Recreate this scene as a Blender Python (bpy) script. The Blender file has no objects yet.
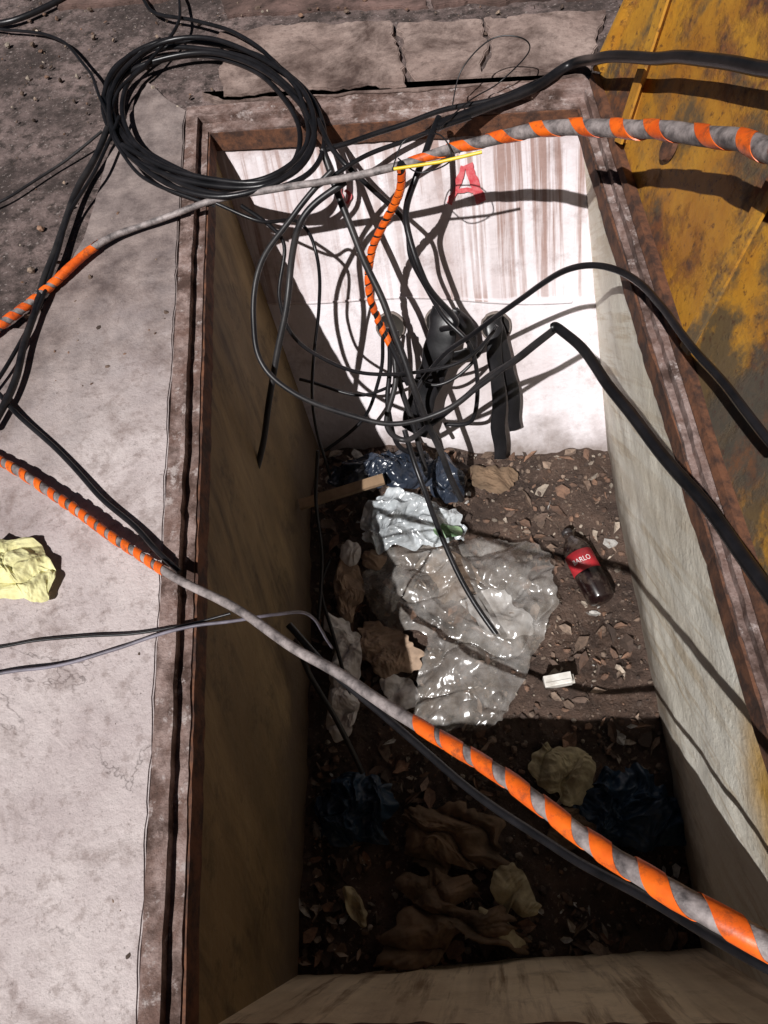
import bpy, math, random, bmesh
from mathutils import Vector, Matrix, noise
random.seed(7)
scene=bpy.context.scene
# ---------------------------------------------------------------- camera match (metres, rim of pit at z=0)
H=1.3; F=740.0; TT=1.77; ZF=-(TT-1)*H
Zc=-(Vector((500-384,512-905,-F)).normalized())
Yc=Vector((310-384,512+800,-F)); Yc-=Zc*Yc.dot(Zc); Yc.normalize()
Xc=Yc.cross(Zc)
def ray(u,v):
    d=Vector((u-384,512-v,-F)); return Vector((d.dot(Xc),d.dot(Yc),d.dot(Zc)))
def P(u,v,z=0.0):
    """survey: world point at real height z, measured from the photograph"""
    w=ray(u,v); t=(z-H)/w.z
    return Vector((w.x*t,w.y*t,z))
cam=bpy.data.cameras.new("camera"); co=bpy.data.objects.new("camera",cam)
scene.collection.objects.link(co); scene.camera=co
cam.sensor_width=36; cam.lens=F/1024*36; cam.clip_start=0.02; cam.clip_end=500
co.matrix_world=Matrix.Translation((0,0,H))@Matrix((Xc,Yc,Zc)).to_4x4()

# ---------------------------------------------------------------- materials
class M:
    def __init__(s,name):
        s.m=bpy.data.materials.new(name); s.m.use_nodes=True
        s.n=s.m.node_tree.nodes; s.l=s.m.node_tree.links
        s.b=s.n["Principled BSDF"]; s.tc=s.n.new("ShaderNodeTexCoord")
    def set(s,k,v):
        i=s.b.inputs[k]
        if isinstance(v,bpy.types.NodeSocket): s.l.new(v,i)
        else: i.default_value=v
    def co(s,scale=(1,1,1),rot=None,loc=(0,0,0)):
        src=s.tc.outputs["Object"]
        if rot:
            r=s.n.new("ShaderNodeMapping"); r.inputs["Rotation"].default_value=rot; s.l.new(src,r.inputs["Vector"]); src=r.outputs[0]
        m=s.n.new("ShaderNodeMapping"); m.inputs["Scale"].default_value=scale
        m.inputs["Location"].default_value=loc
        s.l.new(src,m.inputs["Vector"]); return m.outputs[0]
    def noise(s,vec,scale=5,detail=6,rough=.6,dist=0):
        t=s.n.new("ShaderNodeTexNoise"); s.l.new(vec,t.inputs["Vector"])
        t.inputs["Scale"].default_value=scale; t.inputs["Detail"].default_value=detail
        t.inputs["Roughness"].default_value=rough; t.inputs["Distortion"].default_value=dist
        return t.outputs[0]
    def ramp(s,fac,stops):
        r=s.n.new("ShaderNodeValToRGB"); s.l.new(fac,r.inputs[0]); e=r.color_ramp.elements
        while len(e)<len(stops): e.new(.5)
        for i,(p,c) in enumerate(stops):
            e[i].position=p; e[i].color=(c,c,c,1) if not hasattr(c,"__len__") else (*c,1)
        return r.outputs[0]
    def mix(s,f,a,b,mode='MIX'):
        x=s.n.new("ShaderNodeMix"); x.data_type='RGBA'; x.blend_type=mode
        for i,v in ((0,f),(6,a),(7,b)):
            if isinstance(v,bpy.types.NodeSocket): s.l.new(v,x.inputs[i])
            elif i==0: x.inputs[0].default_value=v
            else: x.inputs[i].default_value=(*v,1)
        return x.outputs[2]
    def math(s,op,a,b=0.0,c=None):
        x=s.n.new("ShaderNodeMath"); x.operation=op
        for i,v in enumerate((a,b,c)):
            if v is None: continue
            if isinstance(v,bpy.types.NodeSocket): s.l.new(v,x.inputs[i])
            else: x.inputs[i].default_value=v
        return x.outputs[0]
    def dist(s,p):
        x=s.n.new("ShaderNodeVectorMath"); x.operation='DISTANCE'; s.l.new(s.tc.outputs["Object"],x.inputs[0]); x.inputs[1].default_value=p; return x.outputs["Value"]
    def sep(s):
        x=s.n.new("ShaderNodeSeparateXYZ"); s.l.new(s.tc.outputs["Object"],x.inputs[0]); return x.outputs
    def bump(s,h,st=.4,d=.01):
        x=s.n.new("ShaderNodeBump"); x.inputs["Strength"].default_value=st; x.inputs["Distance"].default_value=d
        s.l.new(h,x.inputs["Height"]); s.l.new(x.outputs[0],s.b.inputs["Normal"])

def m_simple(name,c1,c2,scale=20,rough=.5,bump=.2,metal=0,bd=.003,spec=.5):
    m=M(name); v=m.co(); n=m.noise(v,scale,6,.65)
    m.set("Base Color",m.mix(m.ramp(n,[(.35,0),(.65,1)]),c1,c2)); m.set("Roughness",rough); m.set("Metallic",metal)
    m.set("Specular IOR Level",spec)
    m.bump(m.noise(v,scale*4,5,.6),bump,bd); return m.m

def m_concrete(name,light,mid,dark,dirt_amt=.5):
    m=M(name); v=m.co()
    a=m.ramp(m.noise(v,2.3,9,.68),[(.38,0),(.62,1)])
    c=m.mix(a,light,mid)
    st=m.ramp(m.noise(m.co(loc=(7,3,1)),5.5,10,.72,.4),[(.57-.14*dirt_amt,0),(.75-.1*dirt_amt,1)])
    c=m.mix(st,c,dark)
    sp=m.ramp(m.noise(v,160,3,.7),[(.60,0),(.72,1)])
    c=m.mix(m.math('MULTIPLY',sp,.5),c,(.05,.035,.03))
    sp2=m.ramp(m.noise(v,45,4,.7),[(.54,0),(.66,1)])
    c=m.mix(m.math('MULTIPLY',sp2,.45),c,dark)
    cr=m.noise(m.co(loc=(2,2,0)),2.2,6,.6,.5)
    cr=m.math('ABSOLUTE',m.math('SUBTRACT',cr,.5))
    cr=m.ramp(cr,[(.0,1),(.005,0)])
    c=m.mix(m.math('MULTIPLY',cr,m.ramp(m.noise(v,1.7,2,.5),[(.52,0),(.58,.6)])),c,(.06,.04,.035))
    m.set("Base Color",c); m.set("Roughness",.85)
    h=m.math('ADD',m.noise(v,60,8,.7),m.math('MULTIPLY',m.noise(v,9,5,.6),1.5))
    m.bump(h,.6,.007); return m

MT={}
m=m_concrete("slab_concrete",(.60,.53,.515),(.44,.37,.365),(.20,.145,.13),.45)
x=m.sep(); v=m.co()
f=m.math('ADD',m.math('MULTIPLY',x[0],-.9),m.math('MULTIPLY',x[1],1.0))
f=m.math('ADD',f,m.math('MULTIPLY',m.noise(v,3.2,8,.65),1.3))
fac=m.ramp(m.math('MULTIPLY',f,.25),[(.53,0),(.70,.9)])
old=m.b.inputs["Base Color"].links[0].from_socket
soil=m.mix(m.ramp(m.noise(v,14,8,.7),[(.35,0),(.65,1)]),(.09,.065,.06),(.29,.23,.21))
m.set("Base Color",m.mix(fac,old,soil)); MT['slab']=m.m
MT['kerb']=m_concrete("kerb_concrete",(.42,.32,.28),(.25,.175,.15),(.07,.042,.034),1.2).m
MT['kerb2']=m_concrete("kerb_concrete_dark",(.24,.15,.13),(.13,.08,.065),(.045,.027,.022),1.2).m

m=M("soil"); v=m.co()
c=m.mix(m.ramp(m.noise(v,3,9,.7),[(.40,0),(.60,1)]),(.06,.042,.038),(.26,.19,.175))
c=m.mix(m.ramp(m.noise(v,22,8,.75),[(.45,0),(.62,1)]),c,(.04,.028,.024))
c=m.mix(m.ramp(m.noise(v,90,4,.7),[(.60,0),(.68,1)]),c,(.36,.30,.28))
m.set("Base Color",c); m.set("Roughness",.9)
m.bump(m.math('ADD',m.noise(v,40,9,.75),m.noise(v,8,5,.6)),.9,.015); MT['soil']=m.m

def m_wall(name,base,base2,streak,amt,scale,rot=None,low=None,stain_or_bounce=None,patch=.4,dirtz=1.0,cut=.47,sst=.95,soft=.12):
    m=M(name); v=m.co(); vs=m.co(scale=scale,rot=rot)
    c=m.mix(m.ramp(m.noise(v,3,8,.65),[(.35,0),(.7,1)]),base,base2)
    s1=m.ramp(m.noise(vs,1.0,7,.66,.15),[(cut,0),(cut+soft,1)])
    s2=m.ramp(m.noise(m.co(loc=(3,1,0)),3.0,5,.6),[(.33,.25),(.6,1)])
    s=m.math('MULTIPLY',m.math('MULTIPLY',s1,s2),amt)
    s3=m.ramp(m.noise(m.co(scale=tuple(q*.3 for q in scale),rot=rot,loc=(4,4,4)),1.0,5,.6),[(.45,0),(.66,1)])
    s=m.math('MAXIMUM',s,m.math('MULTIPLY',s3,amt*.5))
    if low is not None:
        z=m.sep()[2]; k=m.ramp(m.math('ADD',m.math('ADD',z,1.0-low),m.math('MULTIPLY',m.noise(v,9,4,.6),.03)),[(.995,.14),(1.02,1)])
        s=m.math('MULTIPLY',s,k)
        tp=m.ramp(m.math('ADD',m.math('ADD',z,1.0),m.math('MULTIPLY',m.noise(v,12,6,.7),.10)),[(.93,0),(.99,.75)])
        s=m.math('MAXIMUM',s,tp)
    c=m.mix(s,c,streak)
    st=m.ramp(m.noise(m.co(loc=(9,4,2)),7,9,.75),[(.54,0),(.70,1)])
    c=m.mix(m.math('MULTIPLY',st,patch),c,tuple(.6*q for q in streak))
    if stain_or_bounce:
        p,r,col=stain_or_bounce
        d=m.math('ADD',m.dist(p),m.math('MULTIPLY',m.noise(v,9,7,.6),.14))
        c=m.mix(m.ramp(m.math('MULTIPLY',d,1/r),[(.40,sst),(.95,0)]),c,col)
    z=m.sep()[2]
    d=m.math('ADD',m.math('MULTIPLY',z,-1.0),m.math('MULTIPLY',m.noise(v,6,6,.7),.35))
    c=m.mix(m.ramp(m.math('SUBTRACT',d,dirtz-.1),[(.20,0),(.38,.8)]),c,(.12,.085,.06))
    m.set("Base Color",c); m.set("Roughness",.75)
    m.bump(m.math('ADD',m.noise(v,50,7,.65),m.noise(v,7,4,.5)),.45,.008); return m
MT['wback']=m_wall("painted_wall_far",(.80,.76,.79),(.64,.58,.60),(.27,.15,.115),.85,(36,.8,1.1),low=-.47,patch=.5,dirtz=.92,cut=.475,stain_or_bounce=(tuple(P(462,385,-.62)),.42,(.42,.34,.31)),sst=.6).m
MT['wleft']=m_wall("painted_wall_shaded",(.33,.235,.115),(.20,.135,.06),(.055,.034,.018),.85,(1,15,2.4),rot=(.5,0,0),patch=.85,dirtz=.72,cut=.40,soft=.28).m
MT['wright']=m_wall("painted_wall_light",(.95,.92,.82),(.88,.83,.70),(.50,.36,.19),.6,(1,26,1.8),rot=(-.75,0,0),stain_or_bounce=(tuple(P(748,800,-.12)),.30,(.70,.38,.03)),patch=.3,dirtz=.8,cut=.48).m  # orange-yellow patch is lid bounce light put into the wall colour
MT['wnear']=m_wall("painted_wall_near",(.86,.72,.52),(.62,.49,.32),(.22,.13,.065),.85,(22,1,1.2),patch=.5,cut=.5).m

m=M("pit_dirt"); v=m.co()
c=m.mix(m.ramp(m.noise(v,5,9,.7),[(.35,0),(.65,1)]),(.035,.022,.017),(.15,.095,.07))
c=m.mix(m.ramp(m.noise(v,60,6,.7),[(.58,0),(.68,1)]),c,(.26,.19,.15))
m.set("Base Color",c); m.set("Roughness",m.ramp(m.noise(v,4,4,.5),[(.4,.45),(.6,.95)]))
m.bump(m.math('ADD',m.noise(v,40,9,.75),m.noise(v,12,5,.6)),1.0,.025); MT['dirt']=m.m

m=M("rusty_frame"); v=m.co()
c=m.mix(m.ramp(m.noise(v,18,8,.7),[(.4,0),(.6,1)]),(.36,.265,.24),(.17,.10,.08))
c=m.mix(m.ramp(m.noise(m.co(loc=(4,4,4)),9,8,.7),[(.45,0),(.60,1)]),c,(.075,.042,.032))
c=m.mix(m.ramp(m.noise(m.co(loc=(1,6,4)),26,8,.75),[(.56,0),(.64,.9)]),c,(.48,.41,.39))
m.set("Base Color",c); m.set("Roughness",.8); m.bump(m.noise(v,70,8,.75),1.0,.006); MT['frame']=m.m
m=M("rust"); v=m.co()
c=m.mix(m.ramp(m.noise(v,25,8,.7),[(.4,0),(.6,1)]),(.17,.07,.035),(.05,.025,.018))
m.set("Base Color",c); m.set("Roughness",.85); m.bump(m.noise(v,90,7,.7),.6,.004); MT['rust']=m.m

m=M("yellow_paint_rusted"); v=m.co()
c=m.mix(m.ramp(m.noise(v,4,9,.65),[(.40,0),(.62,1)]),(.52,.26,.03),(.36,.15,.02))
r=m.ramp(m.noise(m.co(loc=(2,8,5)),2.4,12,.68,.15),[(.48,0),(.56,1)])
c=m.mix(r,c,m.mix(m.ramp(m.noise(v,30,6,.7),[(.4,0),(.6,1)]),(.19,.065,.02),(.07,.035,.022)))
g=m.ramp(m.noise(m.co(loc=(1,1,6)),3.2,12,.7,.1),[(.49,0),(.58,1)])
c=m.mix(m.math('MULTIPLY',g,.85),c,(.065,.06,.045))
fl=m.ramp(m.noise(v,60,6,.7),[(.58,0),(.64,1)])
c=m.mix(m.math('MULTIPLY',fl,.7),c,(.07,.03,.02))
m.set("Base Color",c); m.set("Roughness",m.ramp(r,[(0,.5),(1,.85)]))
m.bump(m.math('ADD',m.noise(v,35,8,.7),r),.6,.004); MT['yellow']=m.m

MT['black']=m_simple("black_rubber",(.006,.006,.007),(.016,.015,.017),14,.34,.15,spec=.4)
MT['black2']=m_simple("dusty_black_rubber",(.007,.007,.009),(.035,.032,.032),9,.42,.2,spec=.4)
MT['grey']=m_simple("dusty_grey_sheath",(.36,.31,.30),(.07,.06,.06),34,.55,.5)
MT['thin']=m_simple("thin_grey_wire",(.22,.20,.24),(.10,.09,.11),22,.5,.2)
m=M("orange_spiral_wrap"); v=m.co()
c=m.mix(m.ramp(m.noise(v,12,6,.6),[(.4,0),(.6,1)]),(.90,.16,.012),(.70,.10,.01))
c=m.mix(m.ramp(m.noise(v,45,7,.75),[(.50,0),(.68,.8)]),c,(.16,.05,.025))
m.set("Base Color",c); m.set("Roughness",.42); m.bump(m.noise(v,60,5,.6),.25,.003); MT['orange']=m.m
MT['darkin']=m_simple("duct_inside_shade",(.012,.01,.01),(.03,.025,.02),12,.9,.2)  # near-black closing disc, darkness of a deep duct put into its colour
MT['duct']=m_simple("duct_sleeve",(.22,.18,.16),(.10,.08,.07),30,.8,.4)
MT['red']=m_simple("red_spray_paint",(.50,.03,.045),(.62,.16,.17),60,.7,.3)
MT['yel']=m_simple("yellow_plastic",(.85,.62,.05),(.75,.5,.03),30,.35,.1)
MT['wood']=m_simple("wood",(.26,.17,.10),(.12,.08,.045),12,.8,.5)
MT['card']=m_simple("cardboard",(.38,.27,.19),(.2,.14,.1),12,.85,.5)
MT['white']=m_simple("white_plastic",(.78,.76,.72),(.5,.47,.42),20,.5,.1)
MT['green']=m_simple("green_wrapper",(.10,.22,.10),(.25,.36,.2),20,.4,.2)
MT['cloth']=m_simple("dirty_cloth",(.55,.48,.30),(.26,.21,.13),14,.9,.6)
MT['ycloth']=m_simple("yellow_cloth",(.80,.76,.42),(.58,.54,.26),25,.9,.6)
MT['paper']=m_simple("waste_paper",(.74,.73,.72),(.40,.35,.31),14,.6,.5)
MT['brown']=m_simple("brown_cloth",(.20,.13,.08),(.08,.055,.035),10,.9,.6)
MT['bluebag']=m_simple("blue_plastic_bag",(.012,.03,.06),(.02,.045,.08),10,.4,.5)
MT['cap']=m_simple("bottle_cap",(.02,.02,.02),(.04,.03,.03),30,.4,.1)
MT['labelred']=m_simple("label_red",(.45,.02,.03),(.28,.02,.025),30,.5,.05)
MT['labelwhite']=m_simple("label_lettering",(.8,.8,.8),(.6,.6,.6),30,.5,.05)
m=M("bottle_dark"); m.set("Base Color",m.mix(m.ramp(m.noise(m.co(),25,7,.7),[(.48,0),(.66,.6)]),(.010,.004,.004),(.10,.075,.06))); m.set("Roughness",.2); m.set("Coat Weight",.3); MT['bottle']=m.m
def m_plastic(name,c1,c2,alpha,rough,hi=.25,fs=30,bs=.5,bd=.02,spec=1.0,ior=1.6):
    m=M(name); v=m.co()
    m.set("Base Color",m.mix(m.ramp(m.noise(v,9,8,.7),[(.4,0),(.62,1)]),c1,c2))
    m.set("Roughness",rough); m.set("Specular IOR Level",spec); m.set("IOR",ior)
    m.set("Alpha",m.ramp(m.noise(m.co(loc=(3,2,1)),8,6,.65),[(.35,alpha),(.65,min(1,alpha+hi))]))
    w=m.noise(m.co(scale=(1,.45,1),rot=(0,0,.5)),fs,1,.5,.6); w=m.math('ABSOLUTE',m.math('SUBTRACT',w,.5))
    w2=m.noise(m.co(scale=(.5,1,1),loc=(4,1,6),rot=(0,0,-.4)),fs*.5,2,.5,.6); w2=m.math('ABSOLUTE',m.math('SUBTRACT',w2,.5))
    m.bump(m.math('ADD',w,m.math('MULTIPLY',w2,2)),bs,bd); return m.m
MT['film']=m_plastic("grey_plastic_film",(.46,.44,.42),(.26,.23,.20),.26,.22,.38,15,.6,.03)
MT['foil']=m_plastic("crinkled_clear_bag",(.72,.77,.80),(.40,.43,.45),.65,.14,.35,26,.8,.02)
MT['blackbag']=m_plastic("dark_bag",(.012,.018,.03),(.05,.06,.085),1,.24,.0,18,.7,.02,.6,1.45)
m=M("rubble_mix"); at=m.n.new("ShaderNodeVertexColor"); at.layer_name="Col"
m.set("Base Color",m.mix(m.ramp(m.noise(m.co(),60,5,.7),[(.4,0),(.6,.5)]),at.outputs[0],(.05,.035,.03))); m.set("Roughness",.9)
m.bump(m.noise(m.co(),120,5,.7),.5,.004); MT['rub']=m.m

# ---------------------------------------------------------------- mesh helpers
class B:
    def __init__(s): s.v=[]; s.f=[]; s.m=[]; s.c=[]; s.s=[]
    def add(s,v,f,mi=0,col=None,sm=None):
        o=len(s.v); s.v+=[tuple(a) for a in v]
        for q in f: s.f.append([i+o for i in q]); s.m.append(mi); s.c.append(col); s.s.append(sm)
    def obj(s,name,mats,smooth=True):
        me=bpy.data.meshes.new(name); me.from_pydata(s.v,[],s.f); me.update()
        for k in mats: me.materials.append(MT[k])
        me.polygons.foreach_set("material_index",s.m)
        me.polygons.foreach_set("use_smooth",[smooth if q is None else q for q in s.s])
        if any(c is not None for c in s.c):
            ca=me.color_attributes.new("Col",'FLOAT_COLOR','CORNER')
            for p in me.polygons:
                c=s.c[p.index] or (.5,.5,.5)
                for li in p.loop_indices: ca.data[li].color=(*c,1)
        o=bpy.data.objects.new(name,me); scene.collection.objects.link(o); return o

def spline(pts,n=12,closed=False):
    out=[]; N=len(pts)
    rng=range(N if closed else N-1)
    for i in rng:
        g=lambda k: pts[k%N] if closed else pts[max(0,min(N-1,k))]
        p0,p1,p2,p3=g(i-1),g(i),g(i+1),g(i+2)
        for j in range(n):
            t=j/n
            out.append(.5*((2*p1)+(p2-p0)*t+(2*p0-5*p1+4*p2-p3)*t*t+(3*p1-p0-3*p2+p3)*t**3))
    if not closed: out.append(pts[-1])
    return out
def frames(path):
    fr=[]; up=None
    for i,p in enumerate(path):
        a=path[max(0,i-1)]; b=path[min(len(path)-1,i+1)]
        t=(b-a).normalized()
        if up is None:
            up=Vector((0,0,1)) if abs(t.z)<.9 else Vector((1,0,0))
        n=(up-t*up.dot(t)).normalized(); up=n
        fr.append((t,n,t.cross(n)))
    return fr
def tube(b,path,rad,mi=0,seg=10,flat=1.0):
    fr=frames(path); R=rad if hasattr(rad,"__len__") else [rad]*len(path)
    v=[];f=[]
    for i,p in enumerate(path):
        t,n,c=fr[i]
        for k in range(seg):
            a=2*math.pi*k/seg; v.append(p+n*math.cos(a)*R[i]*flat+c*math.sin(a)*R[i])
    for i in range(len(path)-1):
        for k in range(seg):
            k2=(k+1)%seg; f.append((i*seg+k,i*seg+k2,(i+1)*seg+k2,(i+1)*seg+k))
    b.add(v,f,mi); o=(len(path)-1)*seg
    b.add([v[k] for k in range(seg)],[tuple(range(seg-1,-1,-1))],mi,sm=False)
    b.add([v[o+k] for k in range(seg)],[tuple(range(seg))],mi,sm=False)
def wrap(b,path,R,pitch,width,mi,th=.0014,seed=0,pitch2=None,width2=None):
    pitch2=pitch2 or pitch; width2=width2 or width
    S=[0]
    for i in range(1,len(path)): S.append(S[-1]+(path[i]-path[i-1]).length)
    fr=frames(path); L=S[-1]
    def at(s):
        s=max(0,min(L-1e-6,s)); lo=0; hi=len(S)-1
        while hi-lo>1:
            md=(lo+hi)//2
            if S[md]<=s: lo=md
            else: hi=md
        k=(s-S[lo])/max(1e-9,S[hi]-S[lo])
        return path[lo].lerp(path[hi],k),fr[lo][1].lerp(fr[hi][1],k).normalized(),fr[lo][2].lerp(fr[hi][2],k).normalized(),R[lo]*(1-k)+R[hi]*k
    v=[]; ang=seed; s=width/2; st=30
    while s<L-width/2:
        q=s/L; w=(width*(1-q)+width2*q)*(1+.45*noise.noise(Vector((s*7,seed,0)))); pt=pitch*(1-q)+pitch2*q
        lift=.0026*max(0,noise.noise(Vector((s*11,3,seed))))
        for (ds,dr) in ((-w/2,.0003),(-w/2,th+lift),(0,th+lift*.5+.0006),(w/2,th),(w/2,.0003)):
            p,n,c,r=at(s+ds); v.append(p+(n*math.cos(ang)+c*math.sin(ang))*(r+dr))
        ang+=2*math.pi/st; s+=pt/st*(1+.7*noise.noise(Vector((s*5,seed+4,2))))
    n=len(v)//5-1; sf=[];ef=[]
    for i in range(n):
        for k in (1,2): sf.append((i*5+k,i*5+k+1,(i+1)*5+k+1,(i+1)*5+k))
        for k in (0,3): ef.append((i*5+k,i*5+k+1,(i+1)*5+k+1,(i+1)*5+k))
    b.add(v,sf,mi); b.add(v,ef,mi)
def pts(l): return [P(*q[:3]) for q in l]
def wob(path,a,fq=6,seed=0):
    return [p+Vector((noise.noise(p*fq+Vector((seed,0,0))),noise.noise(p*fq+Vector((0,seed,9))),.5*noise.noise(p*fq+Vector((5,5,seed)))))*a for p in path]
def cable(name,l,r,mat='black',n=12,w=.004,seed=0,flat=1):
    b=B(); path=wob(spline(l if isinstance(l[0],Vector) else pts(l),n),w,6,seed)
    tube(b,path,r,0,10,flat); return b.obj(name,[mat])

def bil(q,s,t): return q[0].lerp(q[1],s).lerp(q[3].lerp(q[2],s),t)
def gridquad(b,q,nu,nv,amp,mi=0,fq=4,seed=0):
    nrmv=(q[1]-q[0]).cross(q[3]-q[0]).normalized(); v=[];f=[]
    for j in range(nv+1):
        for i in range(nu+1):
            p=bil(q,i/nu,j/nv)
            e=min(1,min(i,nu-i,j,nv-j)/2)
            v.append(p+nrmv*amp*e*(noise.noise(p*fq+Vector((seed,0,0)))+.4*noise.noise(p*fq*4)))
    for j in range(nv):
        for i in range(nu): a=j*(nu+1)+i; f.append((a,a+1,a+nu+2,a+nu+1))
    b.add(v,f,mi)

# ---------------------------------------------------------------- pit shell
OUT=[P(188,110),P(591,80),P(900,1065),P(138,1065)]
INN=[P(207,129),P(580,104),P(868,1035),P(178,1035)]
cen=sum(INN,Vector())/4
FL=[P(322,457,ZF),P(608,457,ZF),P(702,948,ZF),P(298,975,ZF)]
TOP=[p+(p-cen).normalized()*.02+Vector((0,0,-.05)) for p in INN]
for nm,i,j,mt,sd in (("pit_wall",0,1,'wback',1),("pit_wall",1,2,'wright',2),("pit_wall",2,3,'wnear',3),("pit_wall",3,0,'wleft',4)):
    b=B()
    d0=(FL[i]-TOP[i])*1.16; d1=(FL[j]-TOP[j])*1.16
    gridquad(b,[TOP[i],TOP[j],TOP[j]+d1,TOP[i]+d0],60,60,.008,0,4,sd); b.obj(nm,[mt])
WN=(TOP[1]-TOP[0]).cross(FL[0]-TOP[0]).normalized()
if WN.y>0: WN=-WN
def PW(u,v,off=.004):
    w=ray(u,v); o=Vector((0,0,H)); pl=TOP[0]+WN*off
    t=(pl-o).dot(WN)/w.dot(WN); return o+w*t

heaps=[(P(350,520,ZF),.09,.20),(P(590,600,ZF),.03,.22),(P(430,500,ZF),.05,.2),(P(640,760,ZF),.03,.2)]
def fz(x,y):
    z=ZF+.032*noise.noise(Vector((x*3,y*3,1)))+.024*noise.noise(Vector((x*9,y*9,4)))+.010*noise.noise(Vector((x*30,y*30,4)))
    for c,h,r in heaps: z+=h*math.exp(-((x-c.x)**2+(y-c.y)**2)/(2*r*r))
    return z
def PF(u,v,h=0):
    z=ZF
    for _ in range(6):
        p=P(u,v,z); z=fz(p.x,p.y)+h
    p.z=z; return p
fc=sum(FL,Vector())/4; FB=[fc+(p-fc)*1.13 for p in FL]
b=B(); v=[];f=[]; n=200
for j in range(n+1):
    for i in range(n+1):
        p=bil(FB,i/n,j/n); v.append((p.x,p.y,fz(p.x,p.y)))
for j in range(n):
    for i in range(n): a=j*(n+1)+i; f.append((a,a+1,a+n+2,a+n+1))
b.add(v,f); b.obj("pit_floor",['dirt'])

def ring(b,o,i,zt,zb,mi=0,sub=110,amp=.004):
    for k in range(4):
        k2=(k+1)%4; v=[];f=[]
        for s in range(sub+1):
            t=s/sub; a=o[k].lerp(o[k2],t); c=i[k].lerp(i[k2],t)
            d=amp*noise.noise(a*7+Vector((k,0,0)))+amp*.9*noise.noise(a*32)
            e=(c-a).normalized()
            dd=0 if s in(0,sub) else d
            v+=[(a.x,a.y,zb),(a.x,a.y,zt+dd*.5),(c.x+e.x*dd,c.y+e.y*dd,zt+dd*.5),(c.x+e.x*dd,c.y+e.y*dd,zb)]
        for s in range(sub):
            for q in range(4):
                q2=(q+1)%4; f.append((s*4+q,s*4+q2,s*4+4+q2,s*4+4+q))
        b.add(v,f,mi)
def off(pl,d): return [p+Vector(((1 if k in(1,2) else -1)*d,(1 if k<2 else -1)*d,0)) for k,p in enumerate(pl)]
mid=[OUT[k].lerp(INN[k],.55) for k in range(4)]
b=B()
ring(b,OUT,mid,.010,-.03,0); ring(b,off(mid,-.003),INN,-.008,-.05,0)
ring(b,off(mid,.004),off(mid,-.003),.014,-.03,0,110,.0045)
fr=b.obj("pit_frame",['frame'],False)
b=B(); ring(b,off(INN,-.001),off(INN,-.006),-.012,-.07,0); o=b.obj("frame_lip",['rust'],False); o.parent=fr

b=B(); R=60; far=[Vector((-R,R,-.003)),Vector((R,R,-.003)),Vector((R,-R,-.003)),Vector((-R,-R,-.003))]
g=[Vector((p.x,p.y,-.003)) for p in OUT]
b.add(g+far,[(0,1,5,4),(1,2,6,5),(2,3,7,6),(3,0,4,7)]); b.obj("ground",['soil'],False)

def slab(name,poly,zt,zb,mat,jit=.006,step=.03,seed=0):
    pl=[P(*q) if not isinstance(q,Vector) else q for q in poly]; o=[]
    for k in range(len(pl)):
        a=pl[k]; c=pl[(k+1)%len(pl)]; m=max(1,int(min((c-a).length,6)/step))
        for s in range(m):
            p=a.lerp(c,s/m); nn=Vector((noise.noise(p*12+Vector((seed,0,0))),noise.noise(p*12+Vector((0,seed,3))),0))+.5*Vector((noise.noise(p*45),noise.noise(p*45+Vector((9,9,9))),0))
            o.append(p+nn*jit)
    bm=bmesh.new(); tv=[bm.verts.new((p.x,p.y,zt)) for p in o]; lv=[bm.verts.new((p.x,p.y,zb)) for p in o]
    fa=bm.faces.new(tv)
    for k in range(len(o)): k2=(k+1)%len(o); bm.faces.new((tv[k],lv[k],lv[k2],tv[k2]))
    bmesh.ops.recalc_face_normals(bm,faces=bm.faces)
    ed=[e for e in bm.edges if all(abs(x.co.z-zt)<1e-5 for x in e.verts)]
    bmesh.ops.bevel(bm,geom=ed,offset=.003,segments=2,affect='EDGES')
    bmesh.ops.triangulate(bm,faces=[x for x in bm.faces if len(x.verts)>4])
    me=bpy.data.meshes.new(name); bm.to_mesh(me); bm.free(); me.materials.append(MT[mat])
    ob=bpy.data.objects.new(name,me); scene.collection.objects.link(ob); return ob
slab("concrete_slab",[(148,84),(186,113),(137,1068),(137,1200),(-500,1200),(-900,420),(-300,330),(30,330),(85,240),(112,150)],.008,-.05,'slab',.006,.025,1)
slab("kerb_stone",[(222,38),(300,30),(392,28),(400,60),(407,92),(300,96),(225,102)],.022,-.05,'kerb',.018,.015,2)
slab("kerb_stone",[(398,27),(480,24),(488,50),(478,82),(416,90),(404,58)],.016,-.05,'kerb',.018,.015,3)
slab("kerb_stone",[(484,24),(606,16),(590,74),(482,81),(492,50)],.020,-.05,'kerb',.018,.015,8)
slab("kerb_stone",[(40,-30),(210,-50),(214,-4),(60,10)],.012,-.05,'kerb2',.018,.015,4)
slab("kerb_stone",[(216,-50),(420,-70),(425,8),(330,10),(225,18)],.006,-.05,'kerb2',.02,.015,5)
slab("kerb_stone",[(430,-70),(620,-90),(612,-2),(520,2),(434,6)],.010,-.05,'kerb2',.02,.015,7)
slab("kerb_stone",[(204,100),(228,106),(586,82),(586,79),(412,96),(228,104),(204,96)],.016,-.05,'kerb',.012,.015,6)

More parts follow.
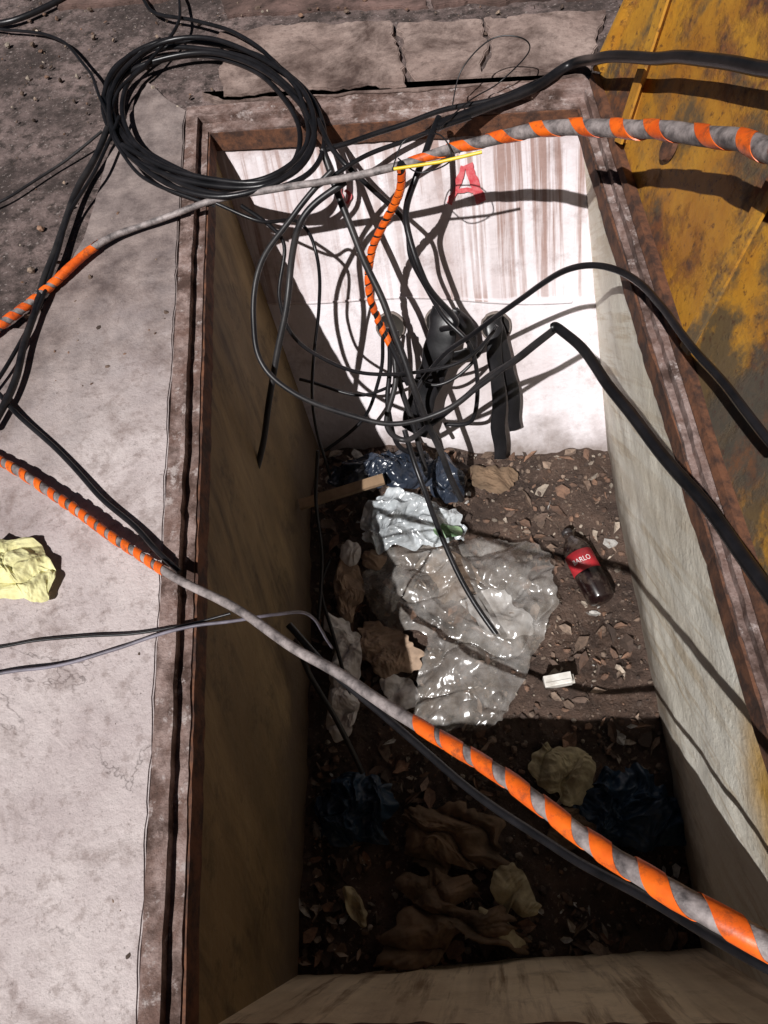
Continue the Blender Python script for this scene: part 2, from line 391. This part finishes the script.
# ---------------------------------------------------------------- lid
b=B()
A=P(592,82,.02); C=P(893,1040,.02); e1=(C-A).normalized(); L=(C-A).length
rt=Vector((-e1.y,e1.x,0))
if rt.x<0: rt=-rt
e2=(rt*.34+Vector((0,0,1))*.94).normalized(); nn=e1.cross(e2).normalized()
if nn.x>0: nn=-nn
W=1.02
def box(b,o,ax,ay,az,mi=0):
    v=[o+ax*i+ay*j+az*k for k in(0,1) for j in(0,1) for i in(0,1)]
    b.add(v,[(0,2,3,1),(4,5,7,6),(0,1,5,4),(2,6,7,3),(0,4,6,2),(1,3,7,5)],mi)
S0=A+rt*.012
v=[];f=[]; nu,nv=80,50
for j in range(nv+1):
    for i in range(nu+1):
        p=S0+e1*L*i/nu+e2*W*j/nv; v.append(p+nn*.010*noise.noise(p*3))
for j in range(nv):
    for i in range(nu): a=j*(nu+1)+i; f.append((a,a+1,a+nu+2,a+nu+1))
b.add(v,f,0)
box(b,S0-nn*.012,e1*L,e2*W,nn*-.004,1)
for t0 in (0.0,W-.03): box(b,S0+e2*t0,e1*L,e2*.02,nn*.022,1 if t0==0 else 0)
box(b,S0+e2*.031,e1*.012,e2*(W-.062),nn*.027,0); box(b,S0+e1*(L-.03)+e2*.031,e1*.03,e2*(W-.062),nn*.027,0)
def rib(s0,t0,s1,t1,w=.03,h=.03):
    a=S0+e1*s0+e2*t0; c=S0+e1*s1+e2*t1; d=c-a; sd=d.cross(nn).normalized()*w
    box(b,a,d,sd*.25,nn*h,0); box(b,a+nn*(h-.006)+sd*.26,d,sd,nn*.006,0)
rib(.30,.03,.03,.62); rib(.95,.03,.68,.9); rib(1.55,.03,1.25,.9); rib(2.1,.03,1.8,.9)
b.obj("pit_lid",['yellow','rust'],False)
lid=bpy.data.objects["pit_lid"]
b=B()
for k in range(3):
    s=L*(.12+.3*k); p=S0+e1*s-e2*.012
    tube(b,[p,p+e1*.1],.012,0,12)
o=b.obj("hinge",['rust']); o.parent=lid
b=B(); c=S0+e1*.50+e2*.16+nn*.008; tube(b,[c,c+nn*.010],[.026,.024],0,20,1.2); o=b.obj("lid_boss",['rust']); o.parent=lid

# ---------------------------------------------------------------- back wall items
b=B(); v=[];f=[]; n=60
for i in range(n+1):
    t=i/n; k=.003*noise.noise(Vector((t*14,0,0)))
    a=PW(234+t*338,300+3*math.sin(t*9),.002)
    v+=[a+Vector((0,0,.004+k)),a+WN*(.005+k)+Vector((0,0,.001)),a+WN*(.005+k)+Vector((0,0,-.006+k)),a+Vector((0,0,-.009+k))]
for i in range(n):
    for q in range(3): f.append((i*4+q,i*4+q+1,i*4+5+q,i*4+4+q))
b.add(v,f); b.obj("wall_ledge",['wback'])
for u,vv in ((391,326),(440,321),(496,326)):
    b=B(); c=PW(u,vv,.0); ax=WN
    prof=[(0,.050),(.010,.050),(.012,.047),(.011,.044),(.008,.043),(.007,.0001)]
    t,n_,c_=frames([c,c+ax])[0]; vs=[];fs=[];sg=28
    for d,r in prof:
        for k in range(sg):
            a=2*math.pi*k/sg; vs.append(c+ax*d+(n_*math.cos(a)+c_*math.sin(a))*r*(1+.05*noise.noise(Vector((k*.9,u,0)))))
    for i in range(len(prof)-1):
        for k in range(sg):
            k2=(k+1)%sg; fs.append((i*sg+k,i*sg+k2,(i+1)*sg+k2,(i+1)*sg+k))
    b.add(vs,fs[:sg*3],0); b.add(vs,fs[sg*3:],1)
    b.obj("duct_opening",['duct','darkin'])
def stroke(b,l,w,mi=0,off_=.004):
    v=[];f=[]; n=24
    P_=[PW(u,q,off_) for u,q in l]; path=spline(P_,n)
    for i,p in enumerate(path):
        a=path[max(0,i-1)];c=path[min(len(path)-1,i+1)]; t=(c-a).normalized(); s=t.cross(WN)
        k=w*(1+.7*noise.noise(p*60)); k2=w*(1+.7*noise.noise(p*60+Vector((7,7,7))))
        v+=[p-s*k,p+s*k2]
    for i in range(len(path)-1): f.append((2*i,2*i+1,2*i+3,2*i+2))
    b.add(v,f,mi)
b=B()
stroke(b,[(463,166),(458,184),(449,204)],.009,0,.009); stroke(b,[(468,164),(474,182),(482,202)],.013,0,.0097)
stroke(b,[(457,191),(466,190),(476,191)],.006,0,.0104); b.obj("painted_letter_a",['red'],False)
b=B(); stroke(b,[(336,178),(340,195),(345,214)],.008,0,.009); stroke(b,[(345,190),(350,196),(347,204)],.005,0,.0097); b.obj("painted_mark",['red'],False)

# ---------------------------------------------------------------- cables and shadow stand-ins
def vcable(name,rows,segs,n=14,seed=0):
    b=B(); pp=pts(rows); path=wob(spline(pp,n),.010,6,seed)
    R=[]
    for i in range(len(path)):
        k=min(i/n,len(rows)-1.0001); a=int(k); R.append((rows[a][3]*(1-(k-a))+rows[a+1][3]*(k-a))*(1+.08*noise.noise(Vector((i*.3,seed,0)))))
    tube(b,path,R,0,14)
    for i0,i1,p1,w1,p2,w2 in segs: wrap(b,path[i0*n:i1*n+1],R[i0*n:i1*n+1],p1,w1,1,seed=seed+i0,pitch2=p2,width2=w2)
    return b.obj(name,['grey','orange'])
vcable("spiral_wrapped_cable",[(900,190,.62,.018),(768,150,.50,.017),(700,136,.40,.017),(610,128,.29,.017),(540,130,.21,.016),(470,143,.14,.013),(405,163,.09,.010),
  (330,180,.06,.009),(240,194,.045,.009),(150,222,.03,.008),(100,243,.03,.009),(50,285,.03,.010),(0,328,.03,.011),(-60,372,.03,.012),(-95,410,.03,.012),(-60,442,.03,.011),
  (0,462,.03,.010),(80,514,.04,.009),(166,572,.05,.0085),(230,608,.08,.0085),(320,662,.12,.009),(410,722,.18,.010),(530,797,.28,.011),(620,860,.34,.0125),(700,912,.38,.0135),(768,952,.40,.014),(850,1000,.42,.014)],
  [(0,6,.15,.048,.10,.034),(10,18,.034,.021,.038,.020),(21,26,.06,.040,.085,.038)],seed=3)
b=B(); rows=[(402,164,.10),(399,190,.02),(386,222,-.08),(372,252,-.16),(369,285,-.24),(377,318,-.33),(392,348,-.40),(410,385,-.5)]
path=wob(spline(pts(rows),14),.008,9,2); tube(b,path,.009,0,12); wrap(b,path[:85],[.0095]*85,.030,.022,1,seed=8); b.obj("spiral_wrapped_cable",['black','orange'])
b=B(); tube(b,pts([(394,169,.125),(440,162,.14),(482,152,.155)]),.004,0,10); b.obj("yellow_cable_tie",['yel'])
b=B(); l=[]; ph=math.radians(16); turns=6
for k in range(turns*12+1):
    t=2*math.pi*k/12+2.4; tr=k/12
    da=7*math.sin(tr*2.1)+3*math.sin(t*2+tr); db=6*math.cos(tr*1.7)+3*math.cos(t*3+tr*2)
    a_=107+da-4*(tr%2); b_=74+db-3*(tr%3)
    cx,cy=212+3*math.sin(tr*3),118+3*math.cos(tr*2.3)
    l.append((cx+a_*math.cos(t)*math.cos(ph)-b_*math.sin(t)*math.sin(ph),cy+a_*math.cos(t)*math.sin(ph)+b_*math.sin(t)*math.cos(ph),.025+.009*(tr%4)+.008*math.sin(t+tr)))
tube(b,spline(pts(l),6),.0072,0,10); b.obj("coiled_cable",['black'])
C_=[
 ([(108,128,.05),(85,175,.03),(60,232,.03),(38,300,.03),(14,380,.03),(-10,430,.03)],.009,'black2'),
 ([(118,118,.05),(96,170,.05),(70,215,.035),(45,290,.03),(20,345,.03),(-20,400,.03)],.005,'black'),
 ([(-40,28,.02),(0,30,.02),(50,36,.02),(88,70,.04),(120,150,.05),(160,185,.05),(215,205,.03)],.005,'black'),
 ([(-60,225,.02),(0,202,.02),(60,165,.02),(100,132,.04)],.004,'black2'),
 ([(-60,20,.02),(0,24,.02),(60,0,.02),(100,-30,.02)],.010,'black'),
 ([(170,-30,.03),(180,20,.05),(150,60,.05),(118,90,.05),(108,130,.04)],.005,'black'),
 ([(140,-30,.03),(150,10,.03),(230,30,.05),(285,75,.06),(310,120,.06)],.006,'black'),
 ([(-60,682,.03),(0,672,.03),(80,660,.03),(150,640,.04),(215,622,.05),(275,613,.0),(318,622,-.2),(330,650,-.5)],.0032,'thin'),
 ([(0,395,.02),(60,455,.02),(110,505,.02),(180,572,.03)],.006,'black'),  # black tube laid as the wrapped cable's shadow on the slab
 ([(-80,652,.02),(0,646,.02),(80,636,.02),(150,633,.02),(230,612,.04)],.0028,'black'),  # thin black tube in place of the grey wire's cast shadow
 ([(330,172,.06),(292,215,.0),(262,262,-.06),(252,318,-.14),(268,375,-.22),(325,408,-.3),(395,424,-.36),(450,408,-.34),(505,368,-.22),(556,328,-.05)],.0075,'black2'),
 ([(553,327,-.05),(560,329,-.045),(590,360,.0),(640,424,.08),(700,500,.16),(768,598,.24),(830,690,.3)],.0115,'black'),
 ([(556,328,-.05),(530,350,-.15),(480,385,-.38),(430,425,-.58),(405,440,-.66),(388,425,-.62),(395,380,-.52),(393,330,-.42)],.009,'black2'),
 ([(318,120,.05),(345,165,.03),(400,215,-.1),(412,262,-.2),(440,312,-.35),(470,345,-.42),(478,390,-.55),(470,420,-.65),(445,425,-.68)],.007,'black'),
 ([(322,150,.04),(345,215,-.08),(385,310,-.27),(415,390,-.45),(440,450,-.65),(462,500,-.85)],.010,'black2'),
 ([(440,118,.04),(418,170,.03),(408,222,-.08),(425,280,-.2),(455,320,-.36),(440,330,-.42)],.009,'black'),
 ([(345,180,.04),(300,222,-.02),(288,290,-.1),(270,400,-.32),(254,488,-.5)],.009,'black2'),
 ([(215,205,.04),(262,222,0),(300,222,-.05),(318,255,-.1),(320,310,-.25),(312,370,-.43),(316,430,-.65),(330,480,-.82)],.005,'black'),
 ([(240,205,.04),(285,240,-.05),(280,300,-.16),(300,345,-.27),(360,372,-.38),(425,372,-.44),(465,360,-.44),(495,330,-.42)],.0055,'black'),
 ([(383,330,-.43),(380,375,-.58),(362,420,-.74),(325,450,-.8)],.006,'black'),
 ([(396,330,-.43),(400,380,-.56),(415,430,-.7),(425,470,-.82)],.009,'black2'),
 ([(388,328,-.43),(390,370,-.54),(388,410,-.63),(400,445,-.74),(430,455,-.8)],.008,'black'),
 ([(496,326,-.43),(470,365,-.52),(440,385,-.56),(405,380,-.57),(360,395,-.65),(300,380,-.62)],.0055,'black'),
 ([(440,440,-.78),(415,400,-.6),(440,360,-.48),(500,315,-.25),(540,285,-.1),(572,268,.0),(605,266,.06),(640,285,.12),(690,340,.2),(735,395,.26),(790,460,.3)],.0075,'black'),  # cable whose stretch past the rim stands in for a shadow on the lid
 ([(438,128,.03),(480,108,.03),(530,88,.03),(575,62,.05),(610,58,.2),(680,58,.35),(768,70,.48),(860,80,.6)],.013,'black'),  # added tube standing in for the dark shadow band over kerb and lid
 ([(325,150,.04),(390,130,.03),(440,112,.03),(500,98,.03),(560,72,.03)],.007,'black'),
 ([(312,190,.03),(360,160,.05),(420,135,.04),(470,118,.03)],.006,'black'),
]
for i,(l,r,mt) in enumerate(C_): cable("black_cable" if mt!='thin' else "thin_grey_wire",l,r,mt,12,.010,i)  # shadow stand-in rows share the cable name
def fc_(l): return [PF(*q) for q in l]
cable("black_cable",fc_([(405,430,.25),(420,480,.14),(445,545,.12),(470,595,.11),(502,642,.07)]),.009,'black',12,.004,31)
cable("black_cable",fc_([(296,640,.3),(310,675,.2),(335,718,.15),(362,773,.1)]),.008,'black2',12,.004,32)
cable("black_cable",[P(288,625,-.4),P(330,670,-.44),P(395,725,-.42),P(470,790,-.36),P(560,850,-.26),P(660,905,-.12),P(768,968,.02),P(860,1010,.05)],.009,'black',12,.004,33)
cable("black_cable",fc_([(330,560,.05),(322,590,.06),(335,640,.10),(350,700,.06)]),.006,'black',12,.004,34)
cable("black_cable",fc_([(318,450,.30),(316,500,.18),(322,560,.12),(318,620,.12)]),.006,'black',12,.004,35)
b=B(); tube(b,wob(spline(pts([(452,108,.05),(462,70,.12),(490,40,.16),(520,38,.16),(528,52,.12),(500,82,.05),(470,100,.05),(440,128,.05)]),12),.004),.0018,0,8); b.obj("tie_wire",['black'])
b=B(); tube(b,wob(spline(pts([(392,170,.1),(405,140,.14),(440,135,.16),(452,160,.13),(420,172,.12),(398,158,.12)]),12),.004),.0018,0,8); b.obj("tie_wire",['black'])
def sheath(l,r,seed):
    b=B(); path=wob(spline(l,12),.010,9,seed)
    R=[r*(1+.3*noise.noise(Vector((i*.13,seed,0)))) for i in range(len(path))]; tube(b,path,R,0,16,.22); b.obj("cable_sheath",['black'])
sheath([PW(446,308,.05),PW(442,330,.08),PW(434,365,.10),PW(425,398,.10),PW(413,432,.10)],.048,51)
sheath([PW(452,312,.05),PW(466,325,.08),PW(472,350,.08),PW(450,358,.09)],.024,52)
sheath([PW(496,316,.04),PW(501,340,.06),PW(511,385,.05),PW(517,430,.04)],.020,53)
sheath([PW(492,320,.05),PW(495,350,.08),PW(499,400,.08),PW(501,458,.06)],.024,54)

# ---------------------------------------------------------------- rubbish
def sheet(name,poly,h,dome,amp,mat,fq=7,seed=0,ground=False,nr=60,nth=200,ragged=.16,fold=0,facet=False,oct_=(.5,.32,.18,.07)):
    bp=[P(u,v,.012+h) if ground else PF(u,v,h) for u,v in poly]
    c=sum(bp,Vector())/len(bp); bd=spline(bp,max(4,nth//len(bp)),True); nth=len(bd)
    bd=[c+(p-c)*(1+ragged*noise.noise(p*16+Vector((seed,0,0)))+ragged*.5*noise.noise(p*50)) for p in bd]
    v=[c.copy()];f=[]
    for k in range(1,nr+1):
        for p in bd: v.append(c+(p-c)*(k/nr))
    fa=seed*1.7; fdx,fdy=math.cos(fa),math.sin(fa); out=[]
    for i,p in enumerate(v):
        r=0 if i==0 else ((i-1)//nth+1)/nr
        base=.012 if ground else fz(p.x,p.y)
        q=Vector((p.x,p.y,0))*fq+Vector((seed*3.1,0,seed))
        q+=Vector((noise.noise(q*.7),noise.noise(q*.7+Vector((5,5,5))),0))*.8
        rd=lambda s: 1-2.6*abs(noise.noise(s))
        cr=rd(q)*oct_[0]+rd(q*2.3)*oct_[1]+rd(q*5.3)*oct_[2]+rd(q*11)*oct_[3]
        if fold:
            g=(p.x*fdx+p.y*fdy)*fold+2.5*noise.noise(Vector((p.x,p.y,seed))*5)
            cr=cr*.5+.7*abs(math.sin(g))**.6-.2
        low=.35*amp*noise.noise(q*.45+Vector((3,3,3)))
        z=base+h*.5+.006+dome*(1-r**2.2)+amp*max(-.25,cr)*(.75+.25*(1-r**3))+low
        sh=amp*.6
        out.append(Vector((p.x+sh*noise.noise(q*1.7+Vector((1,8,2))),p.y+sh*noise.noise(q*1.7+Vector((4,2,9))),max(z,base+.004))))
    for k in range(nth): f.append((0,1+k,1+(k+1)%nth))
    for r in range(nr-1):
        for k in range(nth):
            a=1+r*nth; f.append((a+k,a+nth+k,a+nth+(k+1)%nth,a+(k+1)%nth))
    b=B(); b.add(out,f); return b.obj(name,[mat],not facet)
sheet("paper_waste",[(470,600),(510,590),(530,630),(490,640)],.02,.0,.02,'paper',8,36,ragged=.3,nr=20,nth=60)
sheet("cardboard_piece",[(430,560),(465,555),(475,590),(440,600)],.02,.0,.02,'card',8,37,ragged=.3,nr=20,nth=60)
sheet("plastic_sheet",[(362,590),(372,560),(420,540),(480,536),(540,548),(556,590),(552,640),(530,665),(500,715),(460,728),(418,722),(416,680),(425,640),(385,628)],.05,.03,.045,'film',5,1,nr=90,nth=280,ragged=.07,oct_=(.65,.28,.03,.0),fold=22)
sheet("clear_plastic_bag",[(360,520),(372,493),(410,488),(440,500),(464,522),(455,538),(400,542),(366,545)],.09,.03,.045,'foil',10,2,oct_=(.55,.3,.08,0))
sheet("green_wrapper",[(428,515),(455,518),(460,528),(438,532)],.13,.01,.015,'green',10,42,nr=16,nth=50)
sheet("dark_plastic_bag",[(330,470),(345,455),(385,450),(425,452),(420,476),(380,482),(340,484)],.10,.03,.05,'blackbag',10,3,oct_=(.55,.3,.08,0))
sheet("dark_plastic_bag",[(425,455),(455,462),(466,490),(450,500),(430,490)],.05,.03,.05,'blackbag',10,13,oct_=(.55,.3,.08,0))
sheet("paper_waste",[(338,560),(356,568),(362,600),(345,616),(332,590)],.06,.01,.03,'card',12,4,facet=True,nr=9,nth=28)
sheet("white_bag",[(325,618),(345,612),(360,640),(358,690),(352,728),(335,735),(326,700),(330,660)],.08,.02,.035,'paper',12,5,fold=30)
sheet("cardboard_piece",[(362,622),(395,630),(422,650),(410,678),(380,674),(358,650)],.06,.01,.02,'card',8,6,ragged=.3)
sheet("paper_waste",[(380,675),(410,680),(414,705),(388,702)],.05,.01,.02,'paper',8,26,ragged=.3,nr=20,nth=60)
sheet("paper_waste",[(345,535),(362,548),(356,562),(340,556)],.09,.01,.02,'paper',8,27,ragged=.3,nr=20,nth=60)
sheet("paper_waste",[(365,545),(385,552),(378,566),(362,560)],.09,.01,.02,'card',8,28,ragged=.3,nr=20,nth=60)
sheet("cardboard_piece",[(472,470),(500,466),(520,478),(505,492),(480,488)],.02,.0,.015,'brown',8,16,ragged=.4)
sheet("dirty_cloth",[(530,765),(545,742),(565,748),(598,762),(590,790),(566,802),(540,788)],.03,.02,.035,'cloth',9,7,fold=40,ragged=.25)
sheet("dirty_cloth",[(400,815),(430,805),(470,808),(500,830),(492,862),(450,872),(420,868),(412,845)],.03,.02,.05,'brown',8,8,fold=45,ragged=.3)
sheet("dirty_cloth",[(492,872),(518,866),(540,905),(530,918),(512,908),(502,915)],.05,.02,.03,'cloth',9,9,fold=30,ragged=.3)
sheet("dirty_cloth",[(372,945),(395,925),(420,890),(450,880),(462,905),(500,915),(538,942),(505,950),(470,930),(440,955),(395,965)],.05,.02,.05,'brown',6,10,fold=50,ragged=.3)
sheet("dirty_cloth",[(400,885),(440,872),(480,885),(470,900),(430,905)],.04,.02,.04,'brown',8,18,fold=40,ragged=.3)
sheet("dirty_cloth",[(480,905),(500,915),(528,945),(512,948),(488,930)],.09,.01,.02,'cloth',8,19,fold=20,ragged=.3)
sheet("dark_plastic_bag",[(575,795),(610,770),(660,778),(690,815),(665,850),(620,850),(590,830)],.03,.04,.06,'bluebag',9,11,ragged=.3)
sheet("dark_plastic_bag",[(320,800),(360,775),(395,800),(375,845),(335,840)],.02,.03,.05,'bluebag',9,12,ragged=.3)
sheet("cardboard_piece",[(560,810),(600,825),(590,850),(548,840)],.02,.0,.03,'brown',8,21,ragged=.3)
sheet("paper_waste",[(345,890),(365,900),(368,925),(350,918)],.03,.0,.03,'cloth',8,22,ragged=.3,nr=20,nth=60)
sheet("yellow_glove",[(-30,548),(0,544),(30,543),(50,556),(58,580),(50,604),(20,602),(-30,606)],.0,.015,.028,'ycloth',14,14,True,fold=38,ragged=.12)
b=B(); a=PF(300,506,.14); c=PF(384,480,.12); d=(c-a); s=Vector((-d.y,d.x,0)).normalized()*.035
box(b,a-s/2,d,s,Vector((0,0,.014))); b.obj("wood_plank",['wood'],False)
b=B(); a=PF(545,690,.07); ax=PF(572,685,.07)-a; ay=Vector((-ax.y,ax.x,0))*.42
box(b,a,ax,ay,Vector((0,0,.03))); box(b,a+ax*.04+ay*.1+Vector((0,0,.0305)),ax*.92,ay*.25,Vector((0,0,.003))); box(b,a+ax*1.002+ay*.1,ax*.12,ay*.8,Vector((0,0,.006))); b.obj("small_white_carton",['white'],False)

def lathe(b,o,ax,prof,mi,sg=32):
    t,n_,c_=frames([o,o+ax])[0]; vs=[];fs=[]
    for d,r in prof:
        for k in range(sg):
            a=2*math.pi*k/sg; vs.append(o+ax*d+(n_*math.cos(a)+c_*math.sin(a))*r)
    for i in range(len(prof)-1):
        for k in range(sg): k2=(k+1)%sg; fs.append((i*sg+k,i*sg+k2,(i+1)*sg+k2,(i+1)*sg+k))
    b.add(vs,fs,mi); return n_,c_
b=B(); p0=PF(603,602,.05); p1=PF(566,531,.055); ax=(p1-p0); Lb=ax.length; ax.normalize(); r=Lb*.17
prof=[(0,.0005),(0,.6),(.02,.85),(.06,1),(.62,1),(.70,.98),(.78,.86),(.84,.62),(.89,.38),(.93,.33),(.94,.40),(.95,.33)]
lathe(b,p0,ax,[(x*Lb,y*r) for x,y in prof],0)
lathe(b,p0,ax,[(x*Lb,y*r) for x,y in((.945,.34),(.945,.40),(1.0,.40),(1.005,.36),(1.005,.001))],1)
lathe(b,p0,ax,[(x*Lb,y*r) for x,y in((.40,1.0),(.40,1.02),(.66,1.01),(.66,.98))],2)
tc=bpy.data.curves.new("lbl",'FONT'); tc.body="BARLO"; tc.size=1; tc.align_x='CENTER'; tc.align_y='CENTER'
to=bpy.data.objects.new("lbl",tc); scene.collection.objects.link(to); bpy.context.view_layer.update()
me=to.evaluated_get(bpy.context.evaluated_depsgraph_get()).to_mesh()
tv=[x.co.copy() for x in me.vertices]; tf=[tuple(p.vertices) for p in me.polygons]
wid=max(x.x for x in tv)-min(x.x for x in tv)
up=(Vector((-.1,-.5,1))-ax*Vector((-.1,-.5,1)).dot(ax)).normalized(); sd=up.cross(ax)
if sd.x<0: sd=-sd
vs=[]
for x in tv:
    an=x.x/wid*1.3; vs.append(p0+ax*Lb*(.53+x.y*.09)+(up*math.cos(an)+sd*math.sin(an))*(r*1.03))
b.add(vs,tf,3); bpy.data.objects.remove(to)
b.obj("soda_bottle",['bottle','cap','labelred','labelwhite'])

bm=bmesh.new(); bmesh.ops.create_icosphere(bm,subdivisions=1,radius=1); bm.verts.ensure_lookup_table()
IV=[x.co.copy() for x in bm.verts]; IF=[tuple(y.index for y in x.verts) for x in bm.faces]; bm.free()
def stone(b,p,s,col):
    R=Matrix.Rotation(random.random()*6.3,3,Vector((random.random()-.5,random.random()-.5,random.random()-.5)).normalized())
    sc=Vector((1,.6+.5*random.random(),.35+.5*random.random()))
    b.add([p+R@Vector((q.x*sc.x,q.y*sc.y,q.z*sc.z))*s*(.75+.5*random.random()) for q in IV],IF,0,col)
def leaf(b,p,s,col):
    a=random.random()*6.3; u=Vector((math.cos(a),math.sin(a),random.uniform(-.5,.5)))*s; w=Vector((-math.sin(a),math.cos(a),random.uniform(-.5,.5)))*s*random.uniform(.15,.7)
    z=Vector((0,0,s*random.uniform(-.1,.5))); j=lambda: Vector((random.uniform(-1,1),random.uniform(-1,1),random.uniform(-.5,.5)))*s*.22
    v=[p-u+j(),p-u*.4+w*.8+z+j(),p+u*.4+w*.7+z*.6+j(),p+u+j(),p+u*.35-w*.8+z+j(),p-u*.5-w*.7+z*.4+j(),p+z*.1]
    b.add(v,[(0,6,1),(1,6,2),(2,6,3),(3,6,4),(4,6,5),(5,6,0)],0,col)
pal=[(.16,.11,.08),(.09,.06,.045),(.22,.16,.12),(.06,.04,.03),(.13,.075,.05),(.30,.25,.2),(.2,.115,.075)]
b=B()
for k in range(4200):
    p=bil(FL,random.uniform(.01,.99),random.random()**1.2); s=.002+.013*random.random()**5
    p.z=fz(p.x,p.y)+s*.3; c=Vector(random.choice(pal))*random.uniform(.6,1.5); stone(b,p,s,tuple(c))
b.obj("rubble",['rub'],False)
b=B()
for k in range(2400):
    p=bil(FL,random.random()**1.3*.97+.01,random.random()); s=.005+.030*random.random()**3
    if noise.noise(Vector((p.x*5,p.y*5,8)))<-.15: continue
    p.z=fz(p.x,p.y)+.006+s*.2; c=Vector(random.choice(pal))*random.uniform(.7,1.8)
    if random.random()<.06: c=Vector((.5,.48,.45))
    leaf(b,p,s,tuple(c))
b.obj("leaf_litter",['rub'],False)
b=B()
for k in range(1500):
    u=random.uniform(-100,640); v_=random.uniform(-60,110)
    if k%3==0: u=random.uniform(-200,120); v_=random.uniform(0,400)
    if k%25==0: v_=random.uniform(110,1000); u=180-.052*(v_-110)-abs(random.gauss(0,25))
    if 222<u<600 and 20<v_<90 and k%4: continue
    p=P(u,v_,.0); s=.0015+.010*random.random()**7; p.z=.006+s*.15; stone(b,p,s,tuple(Vector(random.choice(pal))*random.uniform(.9,1.8)))
b.obj("gravel",['rub'],False)

# ---------------------------------------------------------------- light
d=Vector((.33,.66,-1)).normalized()
s=bpy.data.lights.new("sun",'SUN'); s.energy=5; s.angle=math.radians(.5); s.color=(1,.97,.95)
so=bpy.data.objects.new("sun",s); scene.collection.objects.link(so); so.rotation_euler=(-d).to_track_quat('Z','Y').to_euler()
w=bpy.data.worlds.new("World"); scene.world=w; w.use_nodes=True
nt=w.node_tree; sk=nt.nodes.new("ShaderNodeTexSky"); sk.sky_type='NISHITA'; sk.sun_disc=False
sk.sun_elevation=math.asin(-d.z); sk.sun_rotation=math.atan2(-d.x,-d.y)
nt.links.new(sk.outputs[0],nt.nodes["Background"].inputs[0]); nt.nodes["Background"].inputs[1].default_value=.010
scene.view_settings.view_transform='Standard'; scene.view_settings.look='None'
